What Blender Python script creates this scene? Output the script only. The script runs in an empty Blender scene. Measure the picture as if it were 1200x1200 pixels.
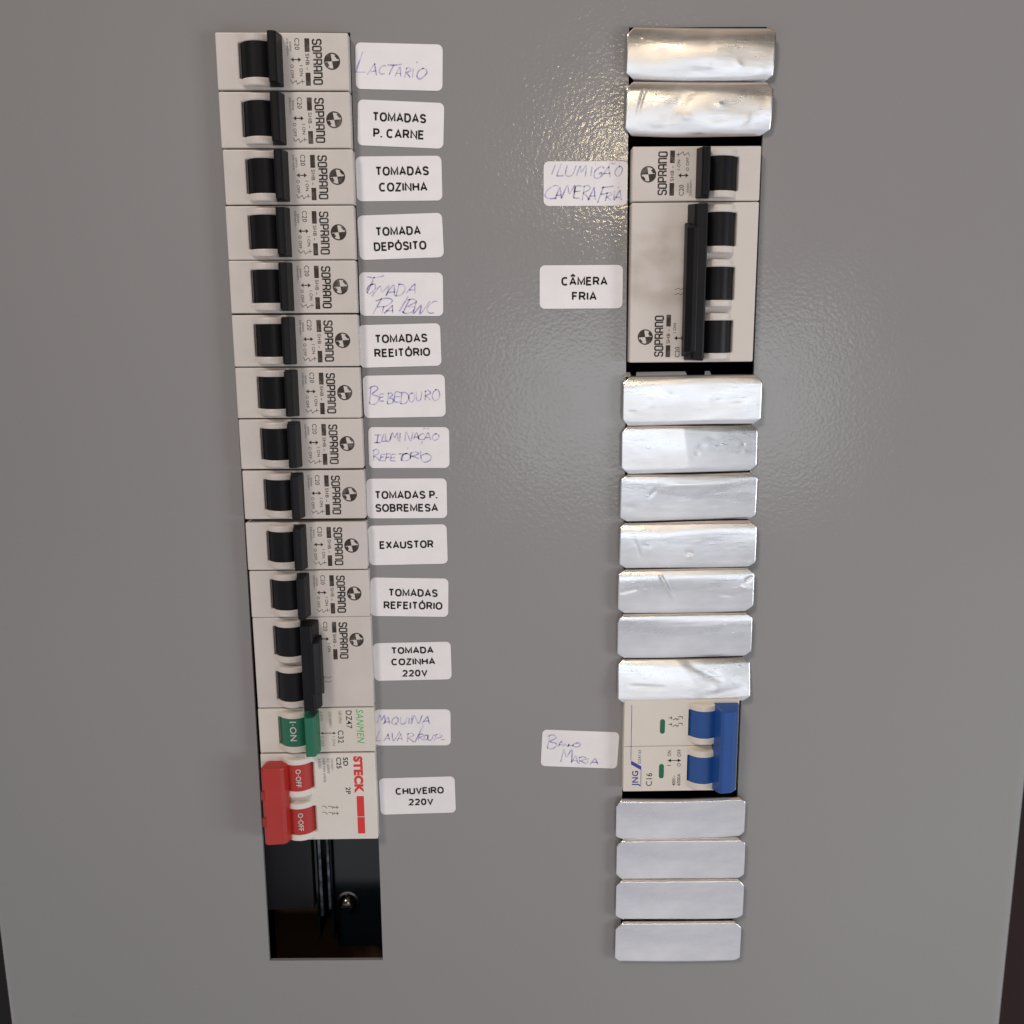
import bpy, bmesh, math, random
from mathutils import Vector, Matrix
S = bpy.context.scene
COL = S.collection
MM = 0.001
PI = math.pi

# ---------------------------------------------------------------- camera
cam = bpy.data.cameras.new('camera')
cam.sensor_width = 36.0
cam.lens = 33.0
cam.clip_start = 0.01
cam.clip_end = 50
camo = bpy.data.objects.new('camera', cam)
COL.objects.link(camo)
cx_, cd_, cf_ = Vector((0.99989216, -0.01237681, -0.00790461)), Vector((-0.01013272, -0.1918296, -0.98137594)), Vector((0.01062997, 0.9813502, -0.19193432))
camo.matrix_world = Matrix((
    (cx_.x, -cd_.x, -cf_.x, 0.09138), (cx_.y, -cd_.y, -cf_.y, -0.32685),
    (cx_.z, -cd_.z, -cf_.z, -0.09419), (0, 0, 0, 1)))
S.camera = camo

# ---------------------------------------------------------------- room light
W = bpy.data.worlds.new("World"); S.world = W; W.use_nodes = True
nt = W.node_tree; nt.nodes.clear()
wo = nt.nodes.new('ShaderNodeOutputWorld'); bg = nt.nodes.new('ShaderNodeBackground')
tc = nt.nodes.new('ShaderNodeTexCoord'); sp = nt.nodes.new('ShaderNodeSeparateXYZ')
mr = nt.nodes.new('ShaderNodeMapRange'); rp = nt.nodes.new('ShaderNodeValToRGB')
mr.inputs[1].default_value = -1; mr.inputs[2].default_value = 1
rp.color_ramp.elements[0].position = 0.12; rp.color_ramp.elements[0].color = (1.0, 0.99, 1.04, 1)
rp.color_ramp.elements[1].position = 1.0; rp.color_ramp.elements[1].color = (1.0, 0.70, 0.48, 1)
for pos, c in ((0.27, (1.0, 0.99, 1.05, 1)), (0.36, (0.85, 0.84, 0.89, 1)), (0.43, (0.30, 0.30, 0.31, 1)), (0.52, (0.13, 0.125, 0.12, 1)), (0.72, (0.20, 0.18, 0.15, 1))):
    e = rp.color_ramp.elements.new(pos); e.color = c
nt.links.new(tc.outputs['Generated'], sp.inputs[0]); nt.links.new(sp.outputs['Z'], mr.inputs[0])
nt.links.new(mr.outputs[0], rp.inputs[0]); nt.links.new(rp.outputs[0], bg.inputs[0])
bg.inputs[1].default_value = 0.60
nt.links.new(bg.outputs[0], wo.inputs[0])

def area(name, loc, aim, sx, sy, power, color, shape='RECTANGLE'):
    l = bpy.data.lights.new(name, 'AREA'); l.shape = shape; l.size = sx
    if shape in ('RECTANGLE', 'ELLIPSE'): l.size_y = sy
    l.energy = power; l.color = color
    o = bpy.data.objects.new(name, l); COL.objects.link(o); o.location = loc
    o.rotation_euler = (Vector(aim) - Vector(loc)).to_track_quat('-Z', 'Y').to_euler()
    return o
CEN = (0.09, 0.0, -0.15)
area('ceiling_lamp', (0.48, -2.6, 0.40), CEN, 0.14, 0.14, 2.5, (1.0, 0.80, 0.56), 'DISK')
area('window_light', (0.58, -2.4, -0.31), CEN, 1.0, 0.46, 3.5, (0.86, 0.93, 1.0))
area('side_window_light', (1.22, -0.64, -0.30), CEN, 0.4, 0.4, 5.6, (0.90, 0.95, 1.0))
sl = bpy.data.lights.new('added_falloff_spot', 'SPOT'); sl.energy = 57; sl.color = (1.0, 0.92, 0.86)
sl.spot_size = math.radians(29); sl.spot_blend = 1.0; sl.shadow_soft_size = 0.2  # added spot, no known fixture; soft cone edge darkens the panel's lower left
slo = bpy.data.objects.new('added_falloff_spot', sl); COL.objects.link(slo); slo.location = (-0.55, -1.0, 0.95)
slo.rotation_euler = (Vector((0.165, 0, -0.085))-slo.location).to_track_quat('-Z', 'Y').to_euler()

S.view_settings.view_transform = 'Standard'; S.view_settings.look = 'None'
S.view_settings.gamma = 1.0; S.view_settings.use_curve_mapping = False
S.view_settings.exposure = 0.0

# ---------------------------------------------------------------- materials
def lin(r, g, b):
    f = lambda c: (c/255/12.92 if c/255 <= .04045 else ((c/255+.055)/1.055)**2.4)
    return (f(r), f(g), f(b), 1)
def mat(name, color, rough=0.5, metal=0.0, spec=0.5):
    m = bpy.data.materials.new(name); m.use_nodes = True
    p = m.node_tree.nodes['Principled BSDF']
    p.inputs['Base Color'].default_value = color if len(color) == 4 else (*color, 1)
    p.inputs['Roughness'].default_value = rough; p.inputs['Metallic'].default_value = metal
    p.inputs['Specular IOR Level'].default_value = spec
    return m
def nodes(m): return m.node_tree.nodes, m.node_tree.links, m.node_tree.nodes['Principled BSDF']
def noise(m, scale, detail=2, rough=.5, vec=None, stretch=None):
    n, l, p = nodes(m)
    t = n.new('ShaderNodeTexCoord'); x = n.new('ShaderNodeTexNoise')
    x.inputs['Scale'].default_value = scale; x.inputs['Detail'].default_value = detail; x.inputs['Roughness'].default_value = rough
    if stretch:
        mp = n.new('ShaderNodeMapping'); mp.inputs['Scale'].default_value = stretch
        l.new(t.outputs['Object'], mp.inputs[0]); l.new(mp.outputs[0], x.inputs['Vector'])
    else: l.new(t.outputs['Object'], x.inputs['Vector'])
    return x
def bump(m, src, strength, dist):
    n, l, p = nodes(m); b = n.new('ShaderNodeBump')
    b.inputs['Strength'].default_value = strength; b.inputs['Distance'].default_value = dist
    l.new(src, b.inputs['Height'])
    prev = p.inputs['Normal'].links[0].from_socket if p.inputs['Normal'].links else None
    if prev: l.new(prev, b.inputs['Normal'])
    l.new(b.outputs[0], p.inputs['Normal'])
def mixcol(m, fac, c1, c2, lo=.35, hi=.65):
    n, l, p = nodes(m); r = n.new('ShaderNodeValToRGB')
    r.color_ramp.elements[0].position = lo; r.color_ramp.elements[1].position = hi
    r.color_ramp.elements[0].color = c1; r.color_ramp.elements[1].color = c2
    l.new(fac, r.inputs[0]); l.new(r.outputs[0], p.inputs['Base Color']); return r
def c4(a, b, c): return (a, b, c, 1)

# grey orange-peel enamel
M_panel = mat('grey_enamel', c4(.262, .246, .234), .11, 0, .5)
x = noise(M_panel, 3.0, 3); mixcol(M_panel, x.outputs[0], c4(.258, .250, .250), c4(.274, .268, .269))
x = noise(M_panel, 800, 1.5, .5); bump(M_panel, x.outputs[0], .5, .00013)
x = noise(M_panel, 1500, 1, .5); bump(M_panel, x.outputs[0], .1, .00005)
x = noise(M_panel, 38, 4, .6); n, l, p = nodes(M_panel)
r = n.new('ShaderNodeMapRange'); r.inputs[1].default_value = .3; r.inputs[2].default_value = .7
r.inputs[3].default_value = .10; r.inputs[4].default_value = .17; l.new(x.outputs[0], r.inputs[0]); l.new(r.outputs[0], p.inputs['Roughness'])
# plastics
def plastic(name, c1, c2, rough, bumps=.12):
    m = mat(name, c1, rough); x = noise(m, 60, 4, .6); mixcol(m, x.outputs[0], c1, c2, .3, .72)
    n, l, p = nodes(m); g = n.new('ShaderNodeNewGeometry'); l.new(g.outputs['Position'], x.inputs['Vector'])
    y = noise(m, 5000, 2); bump(m, y.outputs[0], bumps, .00004)
    return m
M_beige = plastic('beige_plastic', c4(.575, .525, .49), c4(.645, .59, .55), .42)
M_white = plastic('white_plastic', c4(.70, .655, .60), c4(.75, .705, .66), .36)
M_cream = plastic('cream_plastic', c4(.655, .60, .53), c4(.70, .645, .58), .38)
M_black = plastic('black_plastic', c4(.004, .004, .0055), c4(.007, .0065, .0085), .4, .04)
M_black.node_tree.nodes['Principled BSDF'].inputs['Specular IOR Level'].default_value = .22
M_green = plastic('green_plastic', c4(.007, .135, .072), c4(.010, .155, .084), .36)
M_red = plastic('red_plastic', c4(.40, .020, .015), c4(.45, .027, .020), .38)
M_blue = plastic('blue_plastic', c4(.010, .066, .265), c4(.014, .078, .30), .34)
M_indic = plastic('green_indicator', c4(.01, .11, .055), c4(.014, .14, .07), .25)
# beige plastic with old adhesive grime on its face
M_grimy = mat('grimy_beige_plastic', c4(.63, .57, .515), .42)
n, l, p = nodes(M_grimy)
t = n.new('ShaderNodeTexCoord'); sx = n.new('ShaderNodeSeparateXYZ'); l.new(t.outputs['Object'], sx.inputs[0])
def gauss_axis(sock, c, w):
    a = n.new('ShaderNodeMath'); a.operation = 'SUBTRACT'; a.inputs[1].default_value = c; l.new(sock, a.inputs[0])
    b = n.new('ShaderNodeMath'); b.operation = 'ABSOLUTE'; l.new(a.outputs[0], b.inputs[0])
    d = n.new('ShaderNodeMapRange'); d.interpolation_type = 'SMOOTHSTEP'
    d.inputs[1].default_value = w; d.inputs[2].default_value = w*.55; d.inputs[3].default_value = 0; d.inputs[4].default_value = 1
    l.new(b.outputs[0], d.inputs[0]); return d.outputs[0]
gx = gauss_axis(sx.outputs['X'], 0.012, 0.013); gz = gauss_axis(sx.outputs['Z'], -0.006, 0.0165)
nz = n.new('ShaderNodeTexNoise'); nz.inputs['Scale'].default_value = 75; nz.inputs['Detail'].default_value = 5
mpn = n.new('ShaderNodeMapping'); mpn.inputs['Scale'].default_value = (.8, 1, 1.2)
l.new(t.outputs['Object'], mpn.inputs[0]); l.new(mpn.outputs[0], nz.inputs['Vector'])
mA = n.new('ShaderNodeMath'); mA.operation = 'MULTIPLY'; l.new(gx, mA.inputs[0]); l.new(gz, mA.inputs[1])
rN = n.new('ShaderNodeMapRange'); rN.inputs[1].default_value = .38; rN.inputs[2].default_value = .66; l.new(nz.outputs[0], rN.inputs[0])
mB = n.new('ShaderNodeMath'); mB.operation = 'MULTIPLY'; l.new(mA.outputs[0], mB.inputs[0]); l.new(rN.outputs[0], mB.inputs[1])
mx = n.new('ShaderNodeMix'); mx.data_type = 'RGBA'
mx.inputs[6].default_value = c4(.615, .565, .525); mx.inputs[7].default_value = c4(.46, .40, .345)
l.new(mB.outputs[0], mx.inputs[0]); l.new(mx.outputs[2], p.inputs['Base Color'])
# sticker paper, inks
M_paper = mat('white_sticker_paper', c4(.80, .765, .77), .55, 0, .35)
x = noise(M_paper, 90, 3); mixcol(M_paper, x.outputs[0], c4(.78, .75, .765), c4(.83, .805, .815))
M_ink = mat('black_print', c4(.02, .018, .018), .6, 0, .2)
M_brown = mat('brown_black_print', c4(.060, .048, .042), .6, 0, .2)
M_worn = mat('worn_black_print', c4(.03, .026, .024), .6, 0, .2)
for mm, ca, cb in ((M_worn, c4(.022, .019, .018), c4(.15, .125, .11)), (M_brown, c4(.045, .036, .032), c4(.20, .17, .15))):
    x = noise(mm, 260, 4, .65); g = mm.node_tree.nodes.new('ShaderNodeNewGeometry'); mm.node_tree.links.new(g.outputs['Position'], x.inputs['Vector'])
    mixcol(mm, x.outputs[0], ca, cb, .48, .72)
M_grey_print = mat('grey_print', c4(.24, .20, .18), .6, 0, .2)
M_pen = mat('blue_pen_ink', c4(.28, .255, .50), .6, 0, .2)
x = noise(M_pen, 420, 3, .6); mixcol(M_pen, x.outputs[0], c4(.27, .25, .50), c4(.64, .61, .72), .36, .62)
M_pgreen = mat('green_print', c4(.06, .46, .13), .5)
M_pred = mat('red_print', c4(.66, .035, .03), .45)
M_pblue = mat('blue_print', c4(.035, .05, .30), .5)
M_pwhite = mat('white_print', c4(.62, .60, .58), .5)
# aluminium
M_alu = mat('crinkled_aluminium', c4(.83, .83, .84), .3, 1.0)
x = noise(M_alu, 55, 5, .6, stretch=(.5, 1, 1.3)); n, l, p = nodes(M_alu)
r = n.new('ShaderNodeMapRange'); r.inputs[1].default_value = .3; r.inputs[2].default_value = .7
r.inputs[3].default_value = .21; r.inputs[4].default_value = .40; l.new(x.outputs[0], r.inputs[0]); l.new(r.outputs[0], p.inputs['Roughness'])
mixcol(M_alu, x.outputs[0], c4(.66, .66, .68), c4(.90, .89, .89), .3, .7)
x = noise(M_alu, 140, 3, .55, stretch=(.45, 1, 1.6)); bump(M_alu, x.outputs[0], .25, .0004)
x = noise(M_alu, 900, 3, .6, stretch=(.25, 1, 2.5)); bump(M_alu, x.outputs[0], .06, .00006)
x = noise(M_alu, 520, 2, .5, stretch=(.35, 1, 1.3)); n, l, p = nodes(M_alu)
r = n.new('ShaderNodeMapRange'); r.inputs[1].default_value = .64; r.inputs[2].default_value = .74; l.new(x.outputs[0], r.inputs[0]); bump(M_alu, r.outputs[0], .16, .00012)
# interior
M_dark = mat('matt_black_interior', c4(.006, .006, .008), .7)
M_slate = mat('dark_slate_plastic', c4(.022, .022, .028), .6)
M_gloss = mat('glossy_black_plate', c4(.005, .009, .012), .18)  # bluish base colour stands in for a teal sheen
M_rail = mat('dark_steel_rail', c4(.20, .22, .25), .45, 1.0)
x = noise(M_rail, 300, 4); mixcol(M_rail, x.outputs[0], c4(.04, .045, .055), c4(.20, .22, .25))
M_zinc = mat('zinc_screw', c4(.20, .195, .185), .2, 1.0)
M_brownplate = mat('brown_plate', c4(.32, .19, .125), .6)
M_wall = mat('dark_wall', c4(.01, .006, .006), .8)
x = noise(M_wall, 3.0, 1); mixcol(M_wall, x.outputs[0], c4(.003, .0025, .0025), c4(.022, .002, .003), .42, .62)

# ---------------------------------------------------------------- mesh helpers (all in millimetres)
class MB:
    def __init__(s): s.bm = bmesh.new()
    def face(s, pts):
        try: return s.bm.faces.new([s.bm.verts.new(Vector(p)*MM) for p in pts])
        except ValueError: return None
    def box(s, x0, x1, y0, y1, z0, z1):
        P = [(x, y, z) for x in (x0, x1) for y in (y0, y1) for z in (z0, z1)]
        for f in ((0, 1, 3, 2), (4, 6, 7, 5), (0, 4, 5, 1), (2, 3, 7, 6), (0, 2, 6, 4), (1, 5, 7, 3)): s.face([P[i] for i in f])
    def prism(s, poly, z0, z1, inset=None):
        """poly: list of (x, y) run along z; inset: per-end shift (dz0, dz1) applied to front points (y below mean)"""
        ym = sum(q[1] for q in poly)/len(poly)
        A = []; B = []
        for (x, y) in poly:
            a, b = z0, z1
            if inset and y < ym: a += inset; b -= inset
            A.append((x, y, a)); B.append((x, y, b))
        k = len(poly)
        for i in range(k):
            j = (i+1) % k; s.face([A[i], A[j], B[j], B[i]])
        s.face(A[::-1]); s.face(B)
    def build(s, name, m, parent=None, bevel=0, smooth=None, segs=2):
        bm = s.bm
        bmesh.ops.remove_doubles(bm, verts=bm.verts, dist=1e-6)
        bmesh.ops.recalc_face_normals(bm, faces=bm.faces)
        me = bpy.data.meshes.new(name); bm.to_mesh(me); bm.free()
        o = bpy.data.objects.new(name, me); COL.objects.link(o)
        me.materials.append(m)
        if smooth is not None: me.shade_smooth(); me.set_sharp_from_angle(angle=math.radians(smooth))
        if parent: o.parent = parent
        if bevel:
            b = o.modifiers.new('bevel', 'BEVEL'); b.width = bevel*MM; b.segments = segs; b.limit_method = 'ANGLE'; b.angle_limit = math.radians(40)
        return o

class Print:
    """flat ink on a plane y = const facing -y; coordinates (x, z) in mm"""
    def __init__(s, y): s.y = y; s.bm = bmesh.new()
    def poly(s, pts):
        vs = [s.bm.verts.new((p[0]*MM, s.y*MM, p[1]*MM)) for p in pts]
        try: s.bm.faces.new(vs)
        except ValueError: pass
    def rect(s, x0, z0, x1, z1): s.poly([(x0, z0), (x1, z0), (x1, z1), (x0, z1)])
    def disc(s, x, z, r, a0=0, a1=2*PI, n=24, r0=0):
        A = [a0+(a1-a0)*i/n for i in range(n+1)]
        for i in range(n):
            o = [(x+r*math.cos(a), z+r*math.sin(a)) for a in (A[i], A[i+1])]
            q = [(x+r0*math.cos(a), z+r0*math.sin(a)) for a in (A[i+1], A[i])]
            s.poly(o+(q if r0 else [(x, z)]))
    def stroke(s, pts, w, closed=False):
        """ribbon with mitred joins"""
        P = [Vector(p) for p in pts]
        Q = [P[0]]
        for p in P[1:]:
            if (p-Q[-1]).length > 1e-4: Q.append(p)
        P = Q
        if len(P) < 2: return
        L = []; R = []; n = len(P)
        for i in range(n):
            a = P[i]-P[i-1] if (i > 0 or closed) else P[1]-P[0]
            b = P[(i+1) % n]-P[i] if (i < n-1 or closed) else P[i]-P[i-1]
            if a.length < 1e-6: a = b
            if b.length < 1e-6: b = a
            a = a.normalized(); b = b.normalized(); t = a+b
            t = t.normalized() if t.length > .2 else a
            nrm = Vector((-t.y, t.x)); k = max(.55, abs(nrm.dot(Vector((-a.y, a.x)))))
            ww = w(i/(n-1)) if callable(w) else w
            L.append(P[i]+nrm*ww/2/k); R.append(P[i]-nrm*ww/2/k)
        for i in range(n if closed else n-1):
            j = (i+1) % n; s.poly([L[i], R[i], R[j], L[j]])
    def build(s, name, m, parent):
        bm = s.bm
        bmesh.ops.recalc_face_normals(bm, faces=bm.faces)
        for f in bm.faces:
            if f.normal.y > 0: f.normal_flip()
        me = bpy.data.meshes.new(name); bm.to_mesh(me); bm.free(); me.materials.append(m)
        o = bpy.data.objects.new(name, me); COL.objects.link(o); o.parent = parent
        return o

_tc = {}
def glyphs(txt, offset):
    """polygons of a typeset string, scaled so that capitals are 1 high"""
    key = (txt, offset)
    if key not in _tc:
        cu = bpy.data.curves.new('type', 'FONT'); cu.body = txt; cu.size = 1; cu.offset = offset; cu.resolution_u = 4
        cu.space_character = 1.08
        o = bpy.data.objects.new('type', cu); COL.objects.link(o)
        dg = bpy.context.evaluated_depsgraph_get(); ev = o.evaluated_get(dg); me = ev.to_mesh()
        polys = [[tuple(me.vertices[v].co[:2]) for v in f.vertices] for f in me.polygons]
        ev.to_mesh_clear(); bpy.data.objects.remove(o); bpy.data.curves.remove(cu)
        _tc[key] = polys
    return _tc[key]
CAPH = None
def typeset(pr, txt, cx, cz, w, h, rot=0, offset=.018, shear=0, fit=True):
    """centre (cx, cz), width w, capital height h; rot in degrees"""
    global CAPH
    if CAPH is None:
        H = [q for f in glyphs('H', 0) for q in f]; CAPH = max(q[1] for q in H)
    G = glyphs(txt, offset); xs = [q[0] for f in G for q in f]
    if not xs: return
    x0, x1 = min(xs), max(xs); k = w/(x1-x0) if fit else h/CAPH
    c, s_ = math.cos(math.radians(rot)), math.sin(math.radians(rot))
    for f in G:
        P = []
        for (x, y) in f:
            b = y/CAPH*h-h/2; a = (x-(x0+x1)/2)*k+shear*b
            P.append((cx+a*c-b*s_, cz+a*s_+b*c))
        pr.poly(P)

def smooth_path(pts, n=5):
    if len(pts) < 3: return [Vector(p) for p in pts]
    P = [Vector(p) for p in pts]; P = [2*P[0]-P[1]]+P+[2*P[-1]-P[-2]]; out = []
    for i in range(1, len(P)-2):
        for k in range(n):
            t = k/n; a, b, c, d = P[i-1], P[i], P[i+1], P[i+2]
            out.append(.5*((2*b)+(c-a)*t+(2*a-5*b+4*c-d)*t*t+(3*b-a-3*c+d)*t**3))
    out.append(P[-2]); return out
# single-stroke capitals for the handwriting, y up
HF = {
 'A': [[(0, 0), (.45, 1), (.6, .95), (1, 0)], [(.15, .35), (.85, .4)]],
 'B': [[(.1, 0), (.2, 1)], [(0, .9), (.5, 1.02), (.85, .8), (.3, .52), (.9, .4), (.8, .08), (.3, -.02), (0, .1)]],
 'C': [[(.95, .9), (.6, 1), (.15, .65), (.1, .25), (.45, 0), (1, .05)]],
 'D': [[(.15, 1), (.1, 0)], [(0, .95), (.6, .95), (1, .55), (.7, .08), (.05, 0)]],
 'E': [[(.9, .95), (.2, 1), (.1, .5), (.1, .05), (.9, 0)], [(.1, .52), (.75, .55)]],
 'F': [[(.2, 1), (0, 0)], [(.1, .95), (1, 1)], [(.1, .5), (.75, .55)]],
 'G': [[(.95, .9), (.55, 1), (.1, .6), (.2, .1), (.7, .1), (.85, .45), (.5, .45)]],
 'H': [[(.1, 1), (0, 0)], [(1, 1), (.9, 0)], [(0, .5), (1, .5)]],
 'I': [[(.6, 1), (.4, 0)]],
 'J': [[(.1, 1), (1, 1)], [(.1, 0), (.9, 0)], [(.55, 1), (.5, 0)]],
 'L': [[(.45, 1), (.05, .12), (.15, .02), (1, 0)]],
 'M': [[(0, 0), (.2, 1), (.5, .4), (.85, 1), (1, 0)]],
 'N': [[(0, 0), (.12, 1), (.8, 0), (1, 1.05)]],
 'O': [[(.55, 1), (.12, .75), (.05, .3), (.4, 0), (.85, .2), (.98, .65), (.7, .97), (.4, .95)]],
 'P': [[(.25, 1), (.1, 0)], [(0, .8), (.5, 1), (1, .8), (.8, .5), (.2, .42)]],
 'Q': [[(.55, 1), (.1, .7), (.1, .2), (.5, 0), (.9, .3), (.9, .75), (.5, 1)], [(.5, .3), (1, -.1)]],
 'R': [[(.12, 1), (.1, 0)], [(0, .9), (.55, 1.02), (.9, .75), (.2, .45), (.55, .3), (1, 0)]],
 'T': [[(0, .95), (.5, .96), (1, 1.02)], [(.5, .96), (.4, 0)]],
 'U': [[(.05, 1), (.1, .2), (.45, 0), (.85, .2), (1, 1)]],
 'V': [[(.05, 1), (.4, 0), (1, 1.05)]],
 'W': [[(0, 1), (.2, 0), (.5, .7), (.7, 0), (1, 1)]],
 '/': [[(1, 1), (0, 0)]],
 '~': [[(0, .2), (.3, .8), (.6, .2), (1, .7)]],
 '.': [[(0, .4), (.5, .6), (1, .5)]],
 ',': [[(.4, 1), (.9, .5), (.3, 0)]],
}
def handwriting(pr, spec, rc, sc, slant=.12, seed=0, w=.42):
    """spec: (char, x0, x1, ytop, ybottom) measured on the sticker; rc = its centre, sc = units per mm"""
    R = random.Random(seed)
    for ch, x0, x1, yt, yb in spec:
        for st in HF[ch]:
            pts = []
            for (a, b) in st:
                a += R.uniform(-.05, .05); b += R.uniform(-.04, .04)
                X = x0+(x1-x0)*(a+(b-.5)*slant); Y = yb+(yt-yb)*b
                pts.append(((X-rc[0])/sc, (rc[1]-Y)/sc))
            ph = R.uniform(0, 6)
            pr.stroke(smooth_path(pts), lambda t: w*(.62+.5*abs(math.sin(3*t+ph))))
# squared, rounded display letters of the maker's name; unit box, y up
def rr(p): return p
DF = {
 'S': [[(1, .78), (1, .9), (.8, 1), (.2, 1), (0, .9), (0, .64), (.2, .52), (.8, .48), (1, .36), (1, .1), (.8, 0), (.2, 0), (0, .1), (0, .22)]],
 'O': [[(.5, 1), (.2, 1), (0, .9), (0, .1), (.2, 0), (.8, 0), (1, .1), (1, .9), (.8, 1), (.5, 1)]],
 'P': [[(0, 0), (0, 1), (.8, 1), (1, .9), (1, .5), (.8, .42), (.1, .42)]],
 'R': [[(0, 0), (0, 1), (.8, 1), (1, .9), (1, .58), (.8, .48), (.1, .48)], [(.55, .48), (1, .3), (1, 0)]],
 'A': [[(0, 0), (0, .88), (.2, 1), (.8, 1), (1, .88), (1, 0)], [(0, .4), (1, .4)]],
 'N': [[(0, 0), (0, 1), (.8, 1), (1, .88), (1, 0)]],
}
def display(pr, txt, cx, cz, w, h, rot, thick):
    n = len(txt); cw = w/(n+(n-1)*.5); c, s_ = math.cos(math.radians(rot)), math.sin(math.radians(rot))
    for i, ch in enumerate(txt):
        for st in DF[ch]:
            P = []
            for a, b in st:
                X = -w/2+i*cw*1.5+a*cw; Y = (b-.5)*h
                P.append((cx+X*c-Y*s_, cz+X*s_+Y*c))
            pr.stroke(P, thick)

def _arc(cx, cy, rx, ry, a0, a1, n=10, pw=.85):
    out = []
    for i in range(n+1):
        a = math.radians(a0+(a1-a0)*i/n); c, q = math.cos(a), math.sin(a)
        out.append((cx+rx*math.copysign(abs(c)**pw, c), cy+ry*math.copysign(abs(q)**pw, q)))
    return out
# plain sans capitals: (advance width, strokes), unit height
GF = {
 'A': (.76, [[(0, 0), (.38, 1), (.76, 0)], [(.13, .3), (.63, .3)]]),
 'B': (.66, [[(.3, 1), (0, 1), (0, 0), (.36, 0)]+_arc(.36, .26, .28, .26, -90, 90, 8)+[(0, .53)], [(.3, 1)]+_arc(.32, .77, .25, .23, 90, -90, 8)]),
 'C': (.74, [_arc(.38, .5, .38, .5, 48, 312, 18)]),
 'D': (.72, [[(0, 0), (0, 1), (.3, 1)]+_arc(.32, .5, .38, .5, 90, -90, 12)+[(0, 0)]]),
 'E': (.60, [[(.58, 1), (0, 1), (0, 0), (.6, 0)], [(0, .53), (.52, .53)]]),
 'F': (.56, [[(.56, 1), (0, 1), (0, 0)], [(0, .52), (.5, .52)]]),
 'G': (.76, [_arc(.38, .5, .38, .5, 48, 335, 18)+[(.74, .45), (.42, .45)]]),
 'H': (.70, [[(0, 0), (0, 1)], [(.7, 0), (.7, 1)], [(0, .52), (.7, .52)]]),
 'I': (.0, [[(0, 0), (0, 1)]]),
 'M': (.84, [[(0, 0), (0, 1), (.42, .12), (.84, 1), (.84, 0)]]),
 'N': (.70, [[(0, 0), (0, 1), (.7, 0), (.7, 1)]]),
 'O': (.78, [_arc(.39, .5, .39, .5, 90, 450, 26)]),
 'P': (.62, [[(0, 0), (0, 1), (.34, 1)]+_arc(.34, .73, .28, .27, 90, -90, 8)+[(0, .46)]]),
 'R': (.68, [[(0, 0), (0, 1), (.36, 1)]+_arc(.36, .74, .28, .26, 90, -90, 8)+[(0, .48)], [(.38, .48), (.68, 0)]]),
 'S': (.64, [[(.61, .78)]+_arc(.32, .75, .29, .25, 30, 200, 9)+[(.12, .58), (.5, .44)]+_arc(.33, .25, .31, .25, 20, -160, 9)]),
 'T': (.66, [[(0, 1), (.66, 1)], [(.33, 1), (.33, 0)]]),
 'U': (.70, [[(0, 1), (0, .32)]+_arc(.35, .32, .35, .32, 180, 360, 10)+[(.7, 1)]]),
 'V': (.70, [[(0, 1), (.35, 0), (.7, 1)]]),
 'X': (.70, [[(0, 0), (.7, 1)], [(.7, 0), (0, 1)]]),
 'Z': (.62, [[(.02, 1), (.6, 1), (0, 0), (.62, 0)]]),
 '2': (.58, [_arc(.28, .72, .27, .28, 165, -30, 9)+[(0, 0), (.58, 0)]]),
 '0': (.58, [_arc(.29, .5, .29, .5, 90, 450, 22)]),
 '.': (.0, [[(0, -.06), (0, .12)]]), ' ': (.12, []),
}
ACC = {'Ó': ('O', [(.32, 1.16), (.52, 1.34)]), 'Â': ('A', [(.1, 1.2), (.38, 1.42), (.66, 1.2)]), 'Ã': ('A', [(.15, 1.2), (.3, 1.27), (.46, 1.18), (.62, 1.26)])}
def grotesque(pr, txt, cx, cz, w, h, thick=.62):
    adv = []; x = 0; GAP = .34
    for ch in txt:
        adv.append(x); x += GF[ACC[ch][0] if ch in ACC else ch][0]+GAP
    tot = x-GAP; k = (w-thick)/tot; hh = h-thick
    for ch, x in zip(txt, adv):
        st = list(GF[ACC[ch][0] if ch in ACC else ch][1])
        if ch in ACC: st.append(ACC[ch][1])
        for q in st: pr.stroke([(cx-(w-thick)/2+(x+a)*k, cz-hh/2+b*hh) for a, b in q], thick)

def root(name, label, cat, loc, group=None, rot=0):
    o = bpy.data.objects.new(name, None); COL.objects.link(o); o.empty_display_size = .005
    o.location = Vector(loc)*MM; o.rotation_euler = (0, math.radians(rot), 0)
    tag(o, label, cat, group); return o
def tag(o, label, cat, group=None):
    o['label'] = label; o['category'] = cat
    if group: o['group'] = group
def dup(r, loc, label, tilt=0, name=None):
    c = r.copy(); COL.objects.link(c); c.location = Vector(loc)*MM; c['label'] = label
    c.rotation_euler = (0, math.radians(tilt), 0)
    for ch in list(r.children):
        d = ch.copy(); COL.objects.link(d); d.parent = c
        for g in list(ch.children):
            q = g.copy(); COL.objects.link(q); q.parent = d
    return c

# ---------------------------------------------------------------- setting
PY = 4.0            # front of the panel sheet (breaker faces stand at y = 0)
wb = MB(); wb.box(-1500, 1700, 420, 440, -1700, 1300)
wall = wb.build('wall', M_wall); wall['kind'] = 'structure'

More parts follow.
